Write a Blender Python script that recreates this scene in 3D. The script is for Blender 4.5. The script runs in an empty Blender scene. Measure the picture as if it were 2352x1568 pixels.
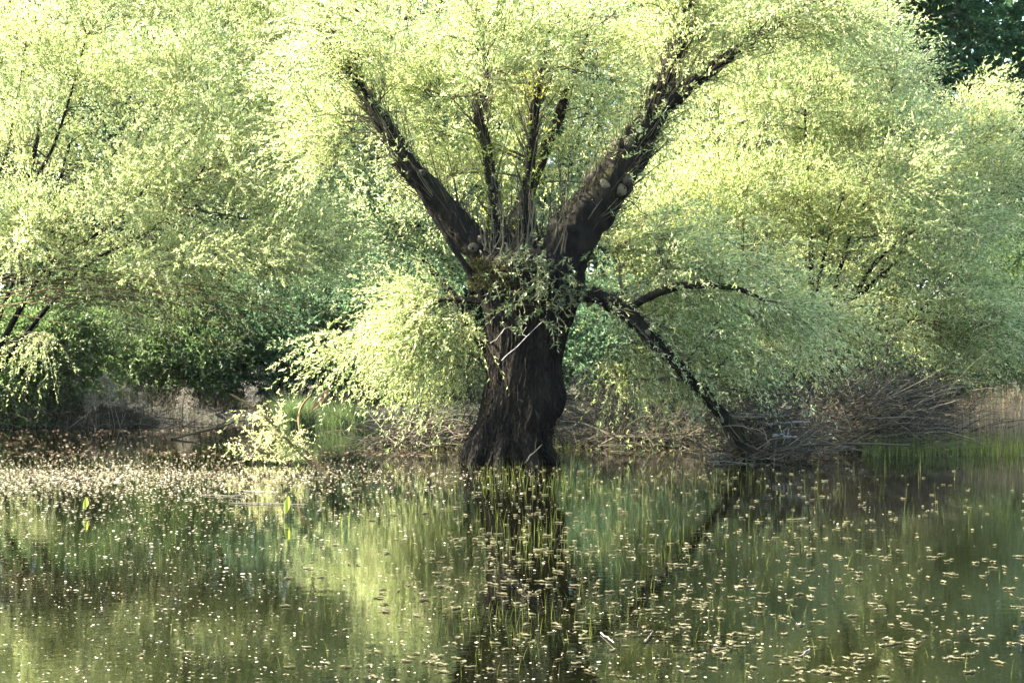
import bpy, math, random
import numpy as np
from mathutils import Vector, noise as mnoise

# ------------------------------------------------------------------ camera, sky, sun, exposure
sc = bpy.context.scene
COL = sc.collection
FPX = 4088.0            # focal length in pixels of a 2352 px wide frame
CAM_Z = 1.35
cam_d = bpy.data.cameras.new("camera")
cam_d.lens = 36.0 * FPX / 2352.0
cam_d.sensor_width = 36.0
cam_d.clip_start = 0.1
cam_d.clip_end = 3000
cam = bpy.data.objects.new("camera", cam_d)
COL.objects.link(cam)
cam.location = (0, 0, CAM_Z)
cam.rotation_euler = (math.radians(90), 0, 0)
sc.camera = cam

SUN_EL, SUN_AZ = math.radians(44), math.radians(-82)
world = bpy.data.worlds.new("World")
sc.world = world
world.use_nodes = True
wn = world.node_tree
sky = wn.nodes.new("ShaderNodeTexSky")
sky.sky_type = 'NISHITA'
sky.sun_disc = False
sky.sun_elevation = SUN_EL
sky.sun_rotation = SUN_AZ
wn.links.new(sky.outputs[0], wn.nodes["Background"].inputs[0])
wn.nodes["Background"].inputs[1].default_value = 0.085

sun_d = bpy.data.lights.new("sun", 'SUN')
sun_d.energy = 5.0
sun_d.angle = math.radians(0.5)
sun_d.color = (1.0, 0.91, 0.74)
sun = bpy.data.objects.new("sun", sun_d)
COL.objects.link(sun)
sdir = Vector((math.sin(SUN_AZ) * math.cos(SUN_EL), math.cos(SUN_AZ) * math.cos(SUN_EL), math.sin(SUN_EL)))
sun.rotation_euler = sdir.to_track_quat('Z', 'Y').to_euler()
sun.location = sdir * 60

sc.view_settings.view_transform = 'Standard'
sc.view_settings.look = 'None'
sc.view_settings.gamma = 1.0
sc.view_settings.use_curve_mapping = False
sc.view_settings.exposure = 3.42
cy = sc.cycles
cy.max_bounces = 10
cy.diffuse_bounces = 5
cy.glossy_bounces = 3
cy.transmission_bounces = 6
cy.volume_bounces = 1
cy.use_denoising = True
cy.caustics_reflective = False
cy.caustics_refractive = False
cy.sample_clamp_indirect = 6.0

# ------------------------------------------------------------------ helpers
RNG = np.random.default_rng(11)
def seed(n):
    global RNG
    RNG = np.random.default_rng(n)
    random.seed(n)

def at(px, py, Y):
    """point at distance Y seen at that place of the view"""
    return np.array([(px - 1176) / FPX * Y, Y, CAM_Z - (py - 784) / FPX * Y])
def onwater(px, py):
    Y = CAM_Z * FPX / (py - 784.0)
    return np.array([(px - 1176) / FPX * Y, Y, 0.0])
def nz(v):
    return v / np.maximum(np.linalg.norm(v, axis=-1, keepdims=True), 1e-9)
def rdir(n):
    return nz(RNG.normal(size=(n, 3)))
UP = np.array([0, 0, 1.0])

class MB:
    """collects quads (numpy) and links them as ONE mesh object"""
    def __init__(s):
        s.v, s.f, s.m, s.n = [], [], [], 0
    def add(s, v, f, mi=0):
        v = np.asarray(v, dtype=np.float64).reshape(-1, 3)
        f = np.asarray(f, dtype=np.int64).reshape(-1, 4)
        s.v.append(v); s.f.append(f + s.n); s.m.append(np.full(len(f), mi, dtype=np.int32)); s.n += len(v)
    def build(s, name, mats, parent=None, smooth=False, origin=(0, 0, 0)):
        v = np.concatenate(s.v) - np.asarray(origin); f = np.concatenate(s.f); m = np.concatenate(s.m)
        me = bpy.data.meshes.new(name)
        nf = len(f)
        me.vertices.add(len(v)); me.loops.add(nf * 4); me.polygons.add(nf)
        me.vertices.foreach_set("co", v.astype(np.float32).ravel())
        me.loops.foreach_set("vertex_index", f.astype(np.int32).ravel())
        me.polygons.foreach_set("loop_start", (np.arange(nf) * 4).astype(np.int32))
        for mt in (mats if isinstance(mats, (list, tuple)) else [mats]):
            me.materials.append(mt)
        me.polygons.foreach_set("material_index", m)
        me.polygons.foreach_set("use_smooth", np.full(nf, smooth))
        me.update(calc_edges=True)
        o = bpy.data.objects.new(name, me)
        COL.objects.link(o)
        if parent is not None: o.parent = parent
        return o

def tubes(mb, P, R, S=4, mi=0):
    """P (N,K,3) centre lines, R (N,K) radii"""
    P = np.asarray(P, float); R = np.asarray(R, float)
    N, K, _ = P.shape
    T = nz(np.gradient(P, axis=1))
    ref = np.where(np.abs(T[:, :1, 2:3]) > 0.8, np.array([1.0, 0, 0]), UP)
    U = nz(np.cross(T, np.broadcast_to(ref, T.shape)))
    V = np.cross(T, U)
    a = np.arange(S) / S * 2 * np.pi
    ring = P[:, :, None, :] + R[:, :, None, None] * (np.cos(a)[None, None, :, None] * U[:, :, None, :] + np.sin(a)[None, None, :, None] * V[:, :, None, :])
    i, k, j = np.meshgrid(np.arange(N), np.arange(K - 1), np.arange(S), indexing='ij')
    j2 = (j + 1) % S
    b = i * K * S
    f = np.stack([b + k * S + j, b + k * S + j2, b + (k + 1) * S + j2, b + (k + 1) * S + j], -1)
    mb.add(ring, f, mi)

def leaves(mb, B, D, L, W, mi=0, curl=0.18):
    """one folded leaf blade (two quads would be wasted at this size: one bent quad)"""
    n = len(B)
    D = nz(D)
    Sd = nz(np.cross(D, rdir(n)))
    Nn = np.cross(Sd, D)
    L = L[:, None]; W = W[:, None]
    v = np.stack([B, B + D * L * .42 + Sd * W * .5 + Nn * L * curl * .4, B + D * L - Nn * L * curl, B + D * L * .42 - Sd * W * .5 + Nn * L * curl * .4], 1)
    mb.add(v, np.arange(n * 4).reshape(n, 4), mi)

def catkins(mb, B, D, L, W, mi=1):
    """small curled catkin: two crossed curved strips"""
    n = len(B)
    D = nz(D); Sd = nz(np.cross(D, rdir(n))); Nn = np.cross(Sd, D)
    L = L[:, None]; W = W[:, None]
    c = [B, B + D * L * .5 + Nn * L * .12, B + D * L * .9 - Nn * L * .22]
    for X in (Sd, Nn):
        v = np.stack([c[0] - X * W * .35, c[0] + X * W * .35, c[1] + X * W * .55, c[1] - X * W * .55, c[2] + X * W * .25, c[2] - X * W * .25], 1)
        b = np.arange(n)[:, None] * 6
        f = np.concatenate([b + np.array([[0, 1, 2, 3]]), b + np.array([[3, 2, 4, 5]])])
        mb.add(v, f, mi)

def empty(name, loc, label=None, cat=None, group=None):
    o = bpy.data.objects.new(name, None)
    COL.objects.link(o); o.location = tuple(float(c) for c in loc)
    o.empty_display_size = .2
    tag(o, label, cat, group)
    return o
def tag(o, label=None, cat=None, group=None, kind=None):
    if label: o["label"] = label
    if cat: o["category"] = cat
    if group: o["group"] = group
    if kind: o["kind"] = kind
    return o

# ------------------------------------------------------------------ materials
def newmat(name):
    m = bpy.data.materials.new(name); m.use_nodes = True
    nt = m.node_tree
    for n in list(nt.nodes): nt.nodes.remove(n)
    out = nt.nodes.new("ShaderNodeOutputMaterial")
    return m, nt, out
def ramp(nt, cols):
    r = nt.nodes.new("ShaderNodeValToRGB")
    e = r.color_ramp.elements
    while len(e) > 1: e.remove(e[-1])
    e[0].position, e[0].color = cols[0][0], (*cols[0][1], 1)
    for p, c in cols[1:]:
        x = e.new(p); x.color = (*c, 1)
    return r
def leaf_mat(name, cols, trans=0.5, tcol=1.35, rough=.45, spec=.35):
    m, nt, out = newmat(name)
    g = nt.nodes.new("ShaderNodeNewGeometry")
    r = ramp(nt, cols)
    nt.links.new(g.outputs["Random Per Island"], r.inputs[0])
    p = nt.nodes.new("ShaderNodeBsdfPrincipled")
    p.inputs["Roughness"].default_value = rough
    p.inputs["Specular IOR Level"].default_value = spec
    nt.links.new(r.outputs[0], p.inputs["Base Color"])
    mul = nt.nodes.new("ShaderNodeVectorMath"); mul.operation = 'MULTIPLY'
    mul.inputs[1].default_value = (tcol, tcol, tcol * .9)
    nt.links.new(r.outputs[0], mul.inputs[0])
    t = nt.nodes.new("ShaderNodeBsdfTranslucent")
    nt.links.new(mul.outputs[0], t.inputs[0])
    mx = nt.nodes.new("ShaderNodeMixShader"); mx.inputs[0].default_value = trans
    nt.links.new(p.outputs[0], mx.inputs[1]); nt.links.new(t.outputs[0], mx.inputs[2])
    nt.links.new(mx.outputs[0], out.inputs[0])
    return m
def bark_mat(name, c1, c2, c3, scale=6.0, bump=.6, stretch=(1, 1, .25), moss=None):
    m, nt, out = newmat(name)
    tc = nt.nodes.new("ShaderNodeTexCoord")
    mp = nt.nodes.new("ShaderNodeMapping"); mp.inputs["Scale"].default_value = stretch
    nt.links.new(tc.outputs["Object"], mp.inputs[0])
    n1 = nt.nodes.new("ShaderNodeTexNoise"); n1.inputs["Scale"].default_value = scale; n1.inputs["Detail"].default_value = 8; n1.inputs["Roughness"].default_value = .7
    n2 = nt.nodes.new("ShaderNodeTexVoronoi"); n2.inputs["Scale"].default_value = scale * 2.4
    n2.feature = 'DISTANCE_TO_EDGE'
    nt.links.new(mp.outputs[0], n1.inputs[0]); nt.links.new(mp.outputs[0], n2.inputs[0])
    r = ramp(nt, [(.3, c1), (.52, c2), (.72, c3)])
    nt.links.new(n1.outputs[0], r.inputs[0])
    col = r.outputs[0]
    if moss:
        n3 = nt.nodes.new("ShaderNodeTexNoise"); n3.inputs["Scale"].default_value = 3.2; n3.inputs["Detail"].default_value = 6
        nt.links.new(tc.outputs["Object"], n3.inputs[0])
        rm = ramp(nt, [(.57, (0, 0, 0)), (.75, (1, 1, 1))])
        nt.links.new(n3.outputs[0], rm.inputs[0])
        mix = nt.nodes.new("ShaderNodeMix"); mix.data_type = 'RGBA'
        nt.links.new(rm.outputs[0], mix.inputs[0]); nt.links.new(col, mix.inputs[6]); mix.inputs[7].default_value = (*moss, 1)
        col = mix.outputs[2]
    p = nt.nodes.new("ShaderNodeBsdfPrincipled"); p.inputs["Roughness"].default_value = .9
    p.inputs["Specular IOR Level"].default_value = .15
    nt.links.new(col, p.inputs["Base Color"])
    ad = nt.nodes.new("ShaderNodeMath"); ad.operation = 'MULTIPLY_ADD'; ad.inputs[1].default_value = 1.5
    nt.links.new(n2.outputs[0], ad.inputs[0]); nt.links.new(n1.outputs[0], ad.inputs[2])
    b = nt.nodes.new("ShaderNodeBump"); b.inputs["Strength"].default_value = bump; b.inputs["Distance"].default_value = .03
    nt.links.new(ad.outputs[0], b.inputs["Height"]); nt.links.new(b.outputs[0], p.inputs["Normal"])
    nt.links.new(p.outputs[0], out.inputs[0])
    return m
def plain_mat(name, cols, rough=.8, trans=0, spec=.2):
    return leaf_mat(name, cols, trans=trans, rough=rough, spec=spec)

M = {}
M['leaf'] = leaf_mat("willow_leaf", [(0, (.15, .22, .07)), (.35, (.26, .335, .13)), (.7, (.38, .435, .205)), (1, (.52, .55, .32))], .60, tcol=1.55)
M['leaf_yellow'] = leaf_mat("young_leaf", [(0, (.20, .26, .03)), (.5, (.32, .38, .05)), (1, (.42, .45, .08))], .55)
M['leaf_shade'] = leaf_mat("shaded_shoot_leaf", [(0, (.035, .06, .02)), (.6, (.06, .095, .035)), (1, (.13, .17, .08))], .3)  # willow leaf darkened: shade on the trunk shoots put into the colour
M['catkin'] = leaf_mat("catkin", [(0, (.46, .44, .22)), (.6, (.60, .57, .32)), (1, (.72, .68, .44))], .35)
M['hazed_bush_leaf'] = leaf_mat("haze_tinted_bush_leaf", [(0, (.05, .10, .055)), (.5, (.09, .165, .09)), (1, (.15, .24, .14))], .5)  # blue-green tint paints distance haze into the far bush leaves
M['hazed_far_willow_leaf'] = leaf_mat("hazed_far_willow_leaf", [(0, (.14, .22, .11)), (.4, (.24, .33, .17)), (1, (.46, .53, .33))], .60, tcol=1.5)  # bluish pale tint stands in for haze over the far willows
M['bush_leaf'] = leaf_mat("bush_leaf", [(0, (.04, .075, .025)), (.5, (.075, .125, .042)), (1, (.13, .18, .07))], .5)
M['far_leaf'] = leaf_mat("far_leaf", [(0, (.018, .06, .022)), (.5, (.035, .09, .032)), (1, (.06, .125, .045))], .45)
M['bark'] = bark_mat("willow_bark", (.0035, .0026, .0014), (.009, .007, .004), (.024, .019, .011), moss=(.020, .020, .005))
M['trunk_bark'] = bark_mat("old_willow_bark", (.0035, .0025, .0013), (.009, .0066, .0036), (.028, .021, .012), scale=9, bump=1.0, stretch=(1, 1, .35))
M['twig'] = plain_mat("twig_bark", [(0, (.03, .025, .014)), (.5, (.06, .05, .028)), (1, (.12, .10, .055))])
M['sun_gold_twig'] = plain_mat("sunlit_golden_twig", [(0, (.05, .037, .014)), (.5, (.10, .07, .026)), (1, (.18, .135, .055))])  # twig bark with the gold of sunlight put into its colour
M['dead_twig'] = plain_mat("dead_twig", [(0, (.018, .015, .010)), (.5, (.055, .046, .030)), (1, (.17, .145, .10))])
M['pale_wood'] = plain_mat("bleached_wood", [(0, (.20, .18, .155)), (1, (.30, .28, .25))], rough=.6)
M['moss'] = leaf_mat("moss", [(0, (.018, .020, .003)), (.6, (.034, .036, .005)), (1, (.06, .06, .010))], .4)
M['grass'] = leaf_mat("pond_grass", [(0, (.05, .07, .01)), (.5, (.09, .115, .018)), (1, (.16, .17, .04))], .5)
M['sedge'] = leaf_mat("sedge", [(0, (.045, .075, .025)), (.5, (.07, .11, .04)), (1, (.11, .15, .06))], .5)
M['reed'] = leaf_mat("dry_reed", [(0, (.16, .11, .06)), (.5, (.27, .20, .115)), (1, (.38, .30, .18))], .4)
M['flake'] = plain_mat('torn_bark', [(0, (.10, .088, .07)), (1, (.17, .15, .13))])
M['dry_stem'] = leaf_mat("dry_stem", [(0, (.20, .175, .145)), (1, (.34, .31, .27))], .25)
M['fleck'] = leaf_mat("floating_sparkle_fleck", [(0, (.16, .13, .075)), (.5, (.38, .33, .22)), (1, (.70, .64, .50))], .25, spec=.6, rough=.3)  # floating bits, pale end brightened to paint the sparkle on the water
M['debris'] = leaf_mat("brown_debris", [(0, (.035, .022, .015)), (.5, (.085, .056, .038)), (1, (.17, .124, .09))], .2)
M['old_shaded_catkin'] = leaf_mat("soaked_shaded_catkin", [(0, (.10, .09, .04)), (.6, (.17, .155, .075)), (1, (.26, .24, .13))], .2)  # soaked floating catkins, and the darker shaded ones on the trunk shoots
M['float_catkin'] = leaf_mat("floating_catkin", [(0, (.09, .08, .035)), (.6, (.15, .138, .065)), (1, (.23, .215, .115))], .3)
M['dry_leaf'] = leaf_mat("dry_leaf", [(0, (.34, .21, .11)), (1, (.42, .27, .15))], .4)

def ground_mat():
    m, nt, out = newmat("bank_soil")
    tc = nt.nodes.new("ShaderNodeTexCoord")
    n1 = nt.nodes.new("ShaderNodeTexNoise"); n1.inputs["Scale"].default_value = 1.5; n1.inputs["Detail"].default_value = 9
    nt.links.new(tc.outputs["Object"], n1.inputs[0])
    r = ramp(nt, [(.3, (.008, .007, .004)), (.5, (.018, .015, .009)), (.62, (.018, .026, .008)), (.8, (.035, .034, .014))])
    nt.links.new(n1.outputs[0], r.inputs[0])
    p = nt.nodes.new("ShaderNodeBsdfPrincipled"); p.inputs["Roughness"].default_value = .95
    nt.links.new(r.outputs[0], p.inputs["Base Color"])
    b = nt.nodes.new("ShaderNodeBump"); b.inputs["Strength"].default_value = .7; b.inputs["Distance"].default_value = .08
    n2 = nt.nodes.new("ShaderNodeTexNoise"); n2.inputs["Scale"].default_value = 12; n2.inputs["Detail"].default_value = 6
    nt.links.new(tc.outputs["Object"], n2.inputs[0]); nt.links.new(n2.outputs[0], b.inputs["Height"])
    nt.links.new(b.outputs[0], p.inputs["Normal"]); nt.links.new(p.outputs[0], out.inputs[0])
    return m
def water_mat():
    m, nt, out = newmat("pond_water")
    tc = nt.nodes.new("ShaderNodeTexCoord")
    mp = nt.nodes.new("ShaderNodeMapping"); mp.inputs["Scale"].default_value = (1, 1.6, 1)
    nt.links.new(tc.outputs["Object"], mp.inputs[0])
    n1 = nt.nodes.new("ShaderNodeTexNoise"); n1.inputs["Scale"].default_value = 5; n1.inputs["Detail"].default_value = 3
    n2 = nt.nodes.new("ShaderNodeTexNoise"); n2.inputs["Scale"].default_value = 28; n2.inputs["Detail"].default_value = 2
    for n in (n1, n2): nt.links.new(mp.outputs[0], n.inputs[0])
    ad = nt.nodes.new("ShaderNodeMath"); ad.operation = 'MULTIPLY_ADD'; ad.inputs[1].default_value = .12
    nt.links.new(n2.outputs[0], ad.inputs[0]); nt.links.new(n1.outputs[0], ad.inputs[2])
    b = nt.nodes.new("ShaderNodeBump"); b.inputs["Strength"].default_value = 1.0; b.inputs["Distance"].default_value = .0007
    nt.links.new(ad.outputs[0], b.inputs["Height"])
    # murk: silt and drowned weed seen through the surface
    n3 = nt.nodes.new("ShaderNodeTexNoise"); n3.inputs["Scale"].default_value = .9; n3.inputs["Detail"].default_value = 6
    nt.links.new(tc.outputs["Object"], n3.inputs[0])
    r = ramp(nt, [(.35, (.0008, .0008, .0003)), (.55, (.0015, .0017, .0005)), (.75, (.0030, .0034, .0009))])
    nt.links.new(n3.outputs[0], r.inputs[0])
    p = nt.nodes.new("ShaderNodeBsdfPrincipled")
    p.inputs["IOR"].default_value = 1.33; p.inputs["Roughness"].default_value = .02
    p.inputs["Specular IOR Level"].default_value = .5
    nt.links.new(r.outputs[0], p.inputs["Base Color"]); nt.links.new(b.outputs[0], p.inputs["Normal"])
    nt.links.new(p.outputs[0], out.inputs[0])
    return m
M['ground'] = ground_mat(); M['water'] = water_mat()

# ------------------------------------------------------------------ ground and water
def bank_y(x):
    return 30.3 + .5 * math.sin(x * .9) + .35 * math.sin(x * 2.3 + 1) - 1.9 * max(0, min(1, (-x - 4.5) / 2)) + 1.2 * max(0, min(1, (x - 4) / 3))
def ground_h(x, y):
    b = bank_y(x)
    d = min(y - b, 0) if y > 15 else min(-(y - 3.5), 0)
    if y > 15: d = y - b
    else: d = 3.0 - y
    d = max(d, abs(x) - 22 - 2 * math.sin(y * .3))
    h = .12 + .5 * (1 - math.exp(-max(d, 0) / 5)) if d > 0 else .12 + d * .35
    h = max(h, -.8)
    return h + .06 * mnoise.noise((x * .8, y * .8, 0)) + (.03 * mnoise.noise((x * 3, y * 3, 4)) if abs(y) < 60 else 0)
def axis(lo, hi, far):
    a = list(np.arange(lo, hi + .01, .5))
    s = 1.0
    l = [lo]; r = [hi]
    while r[-1] < far:
        s *= 1.6; r.append(r[-1] + s); l.append(l[-1] - s)
    return np.array(l[:0:-1] + a + r[1:])
xs = axis(-24, 24, 900); ys = axis(-6, 48, 900)
mb = MB()
V = np.array([[(x, y, ground_h(x, y)) for x in xs] for y in ys])
ny, nx = V.shape[:2]
jj, ii = np.meshgrid(np.arange(ny - 1), np.arange(nx - 1), indexing='ij')
F = np.stack([jj * nx + ii, jj * nx + ii + 1, (jj + 1) * nx + ii + 1, (jj + 1) * nx + ii], -1)
mb.add(V, F)
tag(mb.build("ground", M['ground'], smooth=True), kind="structure")
mb = MB()
mb.add([(-40, -2, 0), (40, -2, 0), (40, 36, 0), (-40, 36, 0)], [[0, 1, 2, 3]])
tag(mb.build("water", M['water']), kind="structure")

# ------------------------------------------------------------------ tree builder
def bez(S, E, Mid, K):
    t = np.linspace(0, 1, K)[None, :, None]
    return (1 - t) ** 2 * S[:, None] + 2 * t * (1 - t) * Mid[:, None] + t ** 2 * E[:, None]
def resample(pts, n):
    pts = np.asarray(pts, float)
    k = len(pts); u = np.linspace(0, k - 1, n)
    out = np.zeros((n, pts.shape[1]))
    for a, t in enumerate(u):                       # Catmull-Rom
        i = min(int(t), k - 2); f = t - i
        p0, p1, p2, p3 = pts[max(i - 1, 0)], pts[i], pts[i + 1], pts[min(i + 2, k - 1)]
        out[a] = .5 * (2 * p1 + (p2 - p0) * f + (2 * p0 - 5 * p1 + 4 * p2 - p3) * f * f + (3 * p1 - p0 - 3 * p2 + p3) * f ** 3)
    return out
def limb_mesh(mb, line, n=60, S=16, rough=.16, sd=0, mi=0):
    """line: rows (x,y,z,r); a knobbly tapering limb"""
    L = resample(line, n)
    P, R = L[:, :3], np.maximum(L[:, 3], .003)
    T = nz(np.gradient(P, axis=0))
    U = nz(np.cross(T, np.array([0.2, 1.0, 0.1]))); V_ = np.cross(T, U)
    vs = []
    for k in range(n):
        for j in range(S):
            a = 2 * math.pi * j / S
            d = math.cos(a) * U[k] + math.sin(a) * V_[k]
            q = P[k] + d * R[k]
            nn = mnoise.noise((q[0] * 5 + sd, q[1] * 5, q[2] * 3)) + .5 * mnoise.noise((q[0] * 16, q[1] * 16 + sd, q[2] * 9))
            vs.append(P[k] + d * R[k] * (1 + rough * nn))
    f = []
    for k in range(n - 1):
        for j in range(S):
            j2 = (j + 1) % S
            f.append((k * S + j, k * S + j2, (k + 1) * S + j2, (k + 1) * S + j))
    mb.add(vs, f, mi)
    return P, R

def in_blobs(blobs, n):
    w = np.array([b[6] * b[3] * b[4] for b in blobs], float); w /= w.sum()
    c = RNG.choice(len(blobs), n, p=w)
    d = rdir(n) * (RNG.random(n) ** (1 / 2.4))[:, None]
    out = np.zeros((n, 3)); ctr = np.zeros((n, 3))
    for i, b in enumerate(blobs):
        s = c == i
        if not s.any(): continue
        o = at(b[0], b[1], b[2])
        k = b[2] / FPX
        out[s] = o + d[s] * np.array([b[3] * k, b[5], b[4] * k]); ctr[s] = o
    return out, ctr
def nearest(E, pts, down=.7):
    idx = np.zeros(len(E), int)
    for a in range(0, len(E), 200):
        d = E[a:a + 200, None] - pts[None]
        c = np.linalg.norm(d, axis=-1) + down * np.maximum(0, -d[..., 2])
        idx[a:a + 200] = c.argmin(1)
    return idx

def foliage(root, limb_pts, limb_r, blobs, n2, n3, tw, lv, leaf_L=(.026, .074), leaf_W=.21, catk=.16, mats=None, droop=.25,
            twig_len=(.4, 1.0), twig_r=.0022, gate=.0, up2=.12, center=None, twig_mat='twig', bend=(0, 0, 0), name="crown"):
    """branches, twigs and leaves through the blobs, joined to the limbs"""
    mats = mats or [M['leaf'], M['catkin']]
    tb = MB()
    E2, _ = in_blobs(blobs, n2)
    i = nearest(E2, limb_pts)
    S2 = limb_pts[i]; d2 = np.linalg.norm(E2 - S2, axis=1)
    mid = (S2 + E2) / 2 + UP * (d2 * up2)[:, None] + RNG.normal(size=(n2, 3)) * (d2 * .09)[:, None]
    P2 = bez(S2, E2, mid, 12)
    P2 += RNG.normal(size=P2.shape) * .012 * np.linspace(0, 1, 12)[None, :, None]
    r0 = np.minimum(limb_r[i] * .55, .006 + .010 * d2)
    R2 = r0[:, None] * np.linspace(1, .25, 12)[None]
    tubes(tb, P2, R2, 5)
    pts = np.concatenate([limb_pts, P2[:, 2:].reshape(-1, 3)])
    rr = np.concatenate([limb_r, R2[:, 2:].ravel()])
    E3, C3 = in_blobs(blobs, n3)
    i = nearest(E3, pts)
    S3 = pts[i]; d3 = np.linalg.norm(E3 - S3, axis=1)
    mid = (S3 + E3) / 2 + UP * (d3 * .14)[:, None] + RNG.normal(size=(n3, 3)) * (d3 * .12)[:, None]
    P3 = bez(S3, E3, mid, 9)
    P3 += RNG.normal(size=P3.shape) * .008 * np.linspace(0, 1, 9)[None, :, None]
    R3 = np.minimum(rr[i] * .7, .004 + .004 * d3)[:, None] * np.linspace(1, .3, 9)[None]
    tubes(tb, P3, R3, 4)
    # twigs
    n = n3 * tw
    b = np.repeat(np.arange(n3), tw)
    t = RNG.random(n) ** .7 * .85 + .15
    k = np.minimum((t * 8).astype(int), 7); f = (t * 8 - k)[:, None]
    S = P3[b, k] * (1 - f) + P3[b, k + 1] * f
    tan = nz(P3[b, k + 1] - P3[b, k])
    out = nz(S - (center if center is not None else C3[b]))
    D = nz(tan * .5 + out * .75 + rdir(n) * .6 + np.asarray(bend))
    if gate is not None:                                # sprays lie in layers with airy gaps between them
        g = np.array([mnoise.noise((p[0] * .9, p[1] * .7, p[2] * 1.7)) + .6 * mnoise.noise((p[0] * 2.3, p[1] * 2, p[2] * 3.6)) for p in S])
        kp = g + RNG.normal(0, .16, n) > gate - .12
        S, D, tan, n = S[kp], D[kp], tan[kp], int(kp.sum())
    Lt = RNG.uniform(*twig_len, n)
    u = np.linspace(0, 1, 5)[None, :, None]
    dr = (droop * RNG.uniform(.2, 1.6, n))[:, None, None] * np.array([0, 0, -1.0])
    PT = S[:, None] + (D[:, None] * u + dr * u ** 2) * Lt[:, None, None]
    PT[..., 2] = np.maximum(PT[..., 2], .05)
    tubes(tb, PT, np.full((n, 5), twig_r) * np.linspace(1, .4, 5)[None], 3)
    o = tb.build("branches", M[twig_mat], root, origin=root.location)
    # leaves
    lb = MB()
    m = n * lv
    tw_i = np.repeat(np.arange(n), lv)
    t = RNG.random(m) * .92 + .08
    k = np.minimum((t * 4).astype(int), 3); f = (t * 4 - k)[:, None]
    B = PT[tw_i, k] * (1 - f) + PT[tw_i, k + 1] * f
    tan = nz(PT[tw_i, k + 1] - PT[tw_i, k])
    D = nz(tan * .9 + rdir(m) * .62)
    L = RNG.uniform(*leaf_L, m)
    isc = RNG.random(m) < catk
    leaves(lb, B[~isc], D[~isc], L[~isc], L[~isc] * leaf_W * RNG.uniform(.8, 1.3, (~isc).sum()))
    if isc.any():
        catkins(lb, B[isc], nz(tan[isc] * .3 + rdir(isc.sum()) * .7 + UP * .3), RNG.uniform(.03, .05, isc.sum()), np.full(isc.sum(), .010))
    lb.build(name, mats, root, origin=root.location)

def limb_line(pts):
    """rows (px, py, r_px, Y)"""
    return [np.append(at(p[0], p[1], p[3]), p[2] * p[3] / FPX) for p in pts]

# ------------------------------------------------------------------ the big pollard willow
seed(3)
willow = empty("willow_tree", at(1170, 1060, 20.0), "old pollard willow with thick dark trunk in the water and V of big limbs", "tree", "willows around the pond")
W0 = willow.location
rows = [(1095, 1060, 1268), (1075, 1066, 1264), (1050, 1075, 1259), (1020, 1085, 1255), (980, 1093, 1270), (945, 1100, 1290), (915, 1104, 1292), (880, 1110, 1288),
        (840, 1116, 1291), (800, 1119, 1300), (760, 1117, 1312), (720, 1112, 1326), (690, 1107, 1335), (660, 1098, 1341), (630, 1088, 1342), (608, 1086, 1332), (590, 1098, 1316), (578, 1130, 1288), (572, 1190, 1235)]
def trunk_mesh():
    mb = MB()
    n, S = 190, 200
    L = resample([(r[0], (r[1] + r[2]) / 2, (r[2] - r[1]) / 2) for r in rows], n)
    vs = []
    for k in range(n):
        py, cx, hr = L[k]
        c = at(cx, py, 20.0); R = hr * 20 / FPX * .945
        low = max(0, (py - 930) / 150)
        for j in range(S):
            a = 2 * math.pi * j / S
            d = np.array([math.cos(a), math.sin(a) * .92, 0])
            q = c + d * R
            z = q[2]
            lobes = .05 * math.sin(a * 5 + 1.3 + z * .6) + .035 * math.sin(a * 9 + .4 - z)
            fur = mnoise.noise((math.cos(a) * 7, math.sin(a) * 7, z * 1.6))
            fine = mnoise.noise((math.cos(a) * 22, math.sin(a) * 22, z * 6)) * .5 + mnoise.noise((math.cos(a) * 40, math.sin(a) * 40, z * 14)) * .3
            big = mnoise.noise((math.cos(a) * 1.6 + 5, math.sin(a) * 1.6, z * 1.3))
            # hollow lumps and burls on the camera side
            burl = 0
            for (ba, bz, br, bh) in ((5.6, .72, .28, .13), (4.6, 1.15, .3, .07), (5.1, .38, .22, .08), (4.2, 1.9, .35, .09), (3.5, .25, .25, .1)):
                da = math.atan2(math.sin(a - ba), math.cos(a - ba)) * .45
                burl += bh * math.exp(-(da * da + (z - bz) ** 2) / (br * br))
            ridge = abs(mnoise.noise((math.cos(a) * 10 + .35 * z, math.sin(a) * 10, z * 1.9 + 3))) * 2 + abs(mnoise.noise((math.cos(a) * 19, math.sin(a) * 19 + z * .5, z * 3.4 + 9)))
            rr = R * (1 + lobes * (.5 + low) + .045 * fur + .04 * fine - .075 * (.75 - ridge) + .05 * big * (1 - .6 * low)) + (burl * .55 if math.sin(a) < 0 else burl * .2)
            rr += .16 * low * low * max(0, math.sin(a * 6 + .5)) 
            vs.append(c + d * rr + np.array([0, 0, .012 * fine]))
    f = []
    for k in range(n - 1):
        for j in range(S):
            j2 = (j + 1) % S
            f.append((k * S + j, k * S + j2, (k + 1) * S + j2, (k + 1) * S + j))
    mb.add(vs, f)
    return mb
trunk_mesh().build("trunk", M['trunk_bark'], willow, smooth=True, origin=W0)

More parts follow.
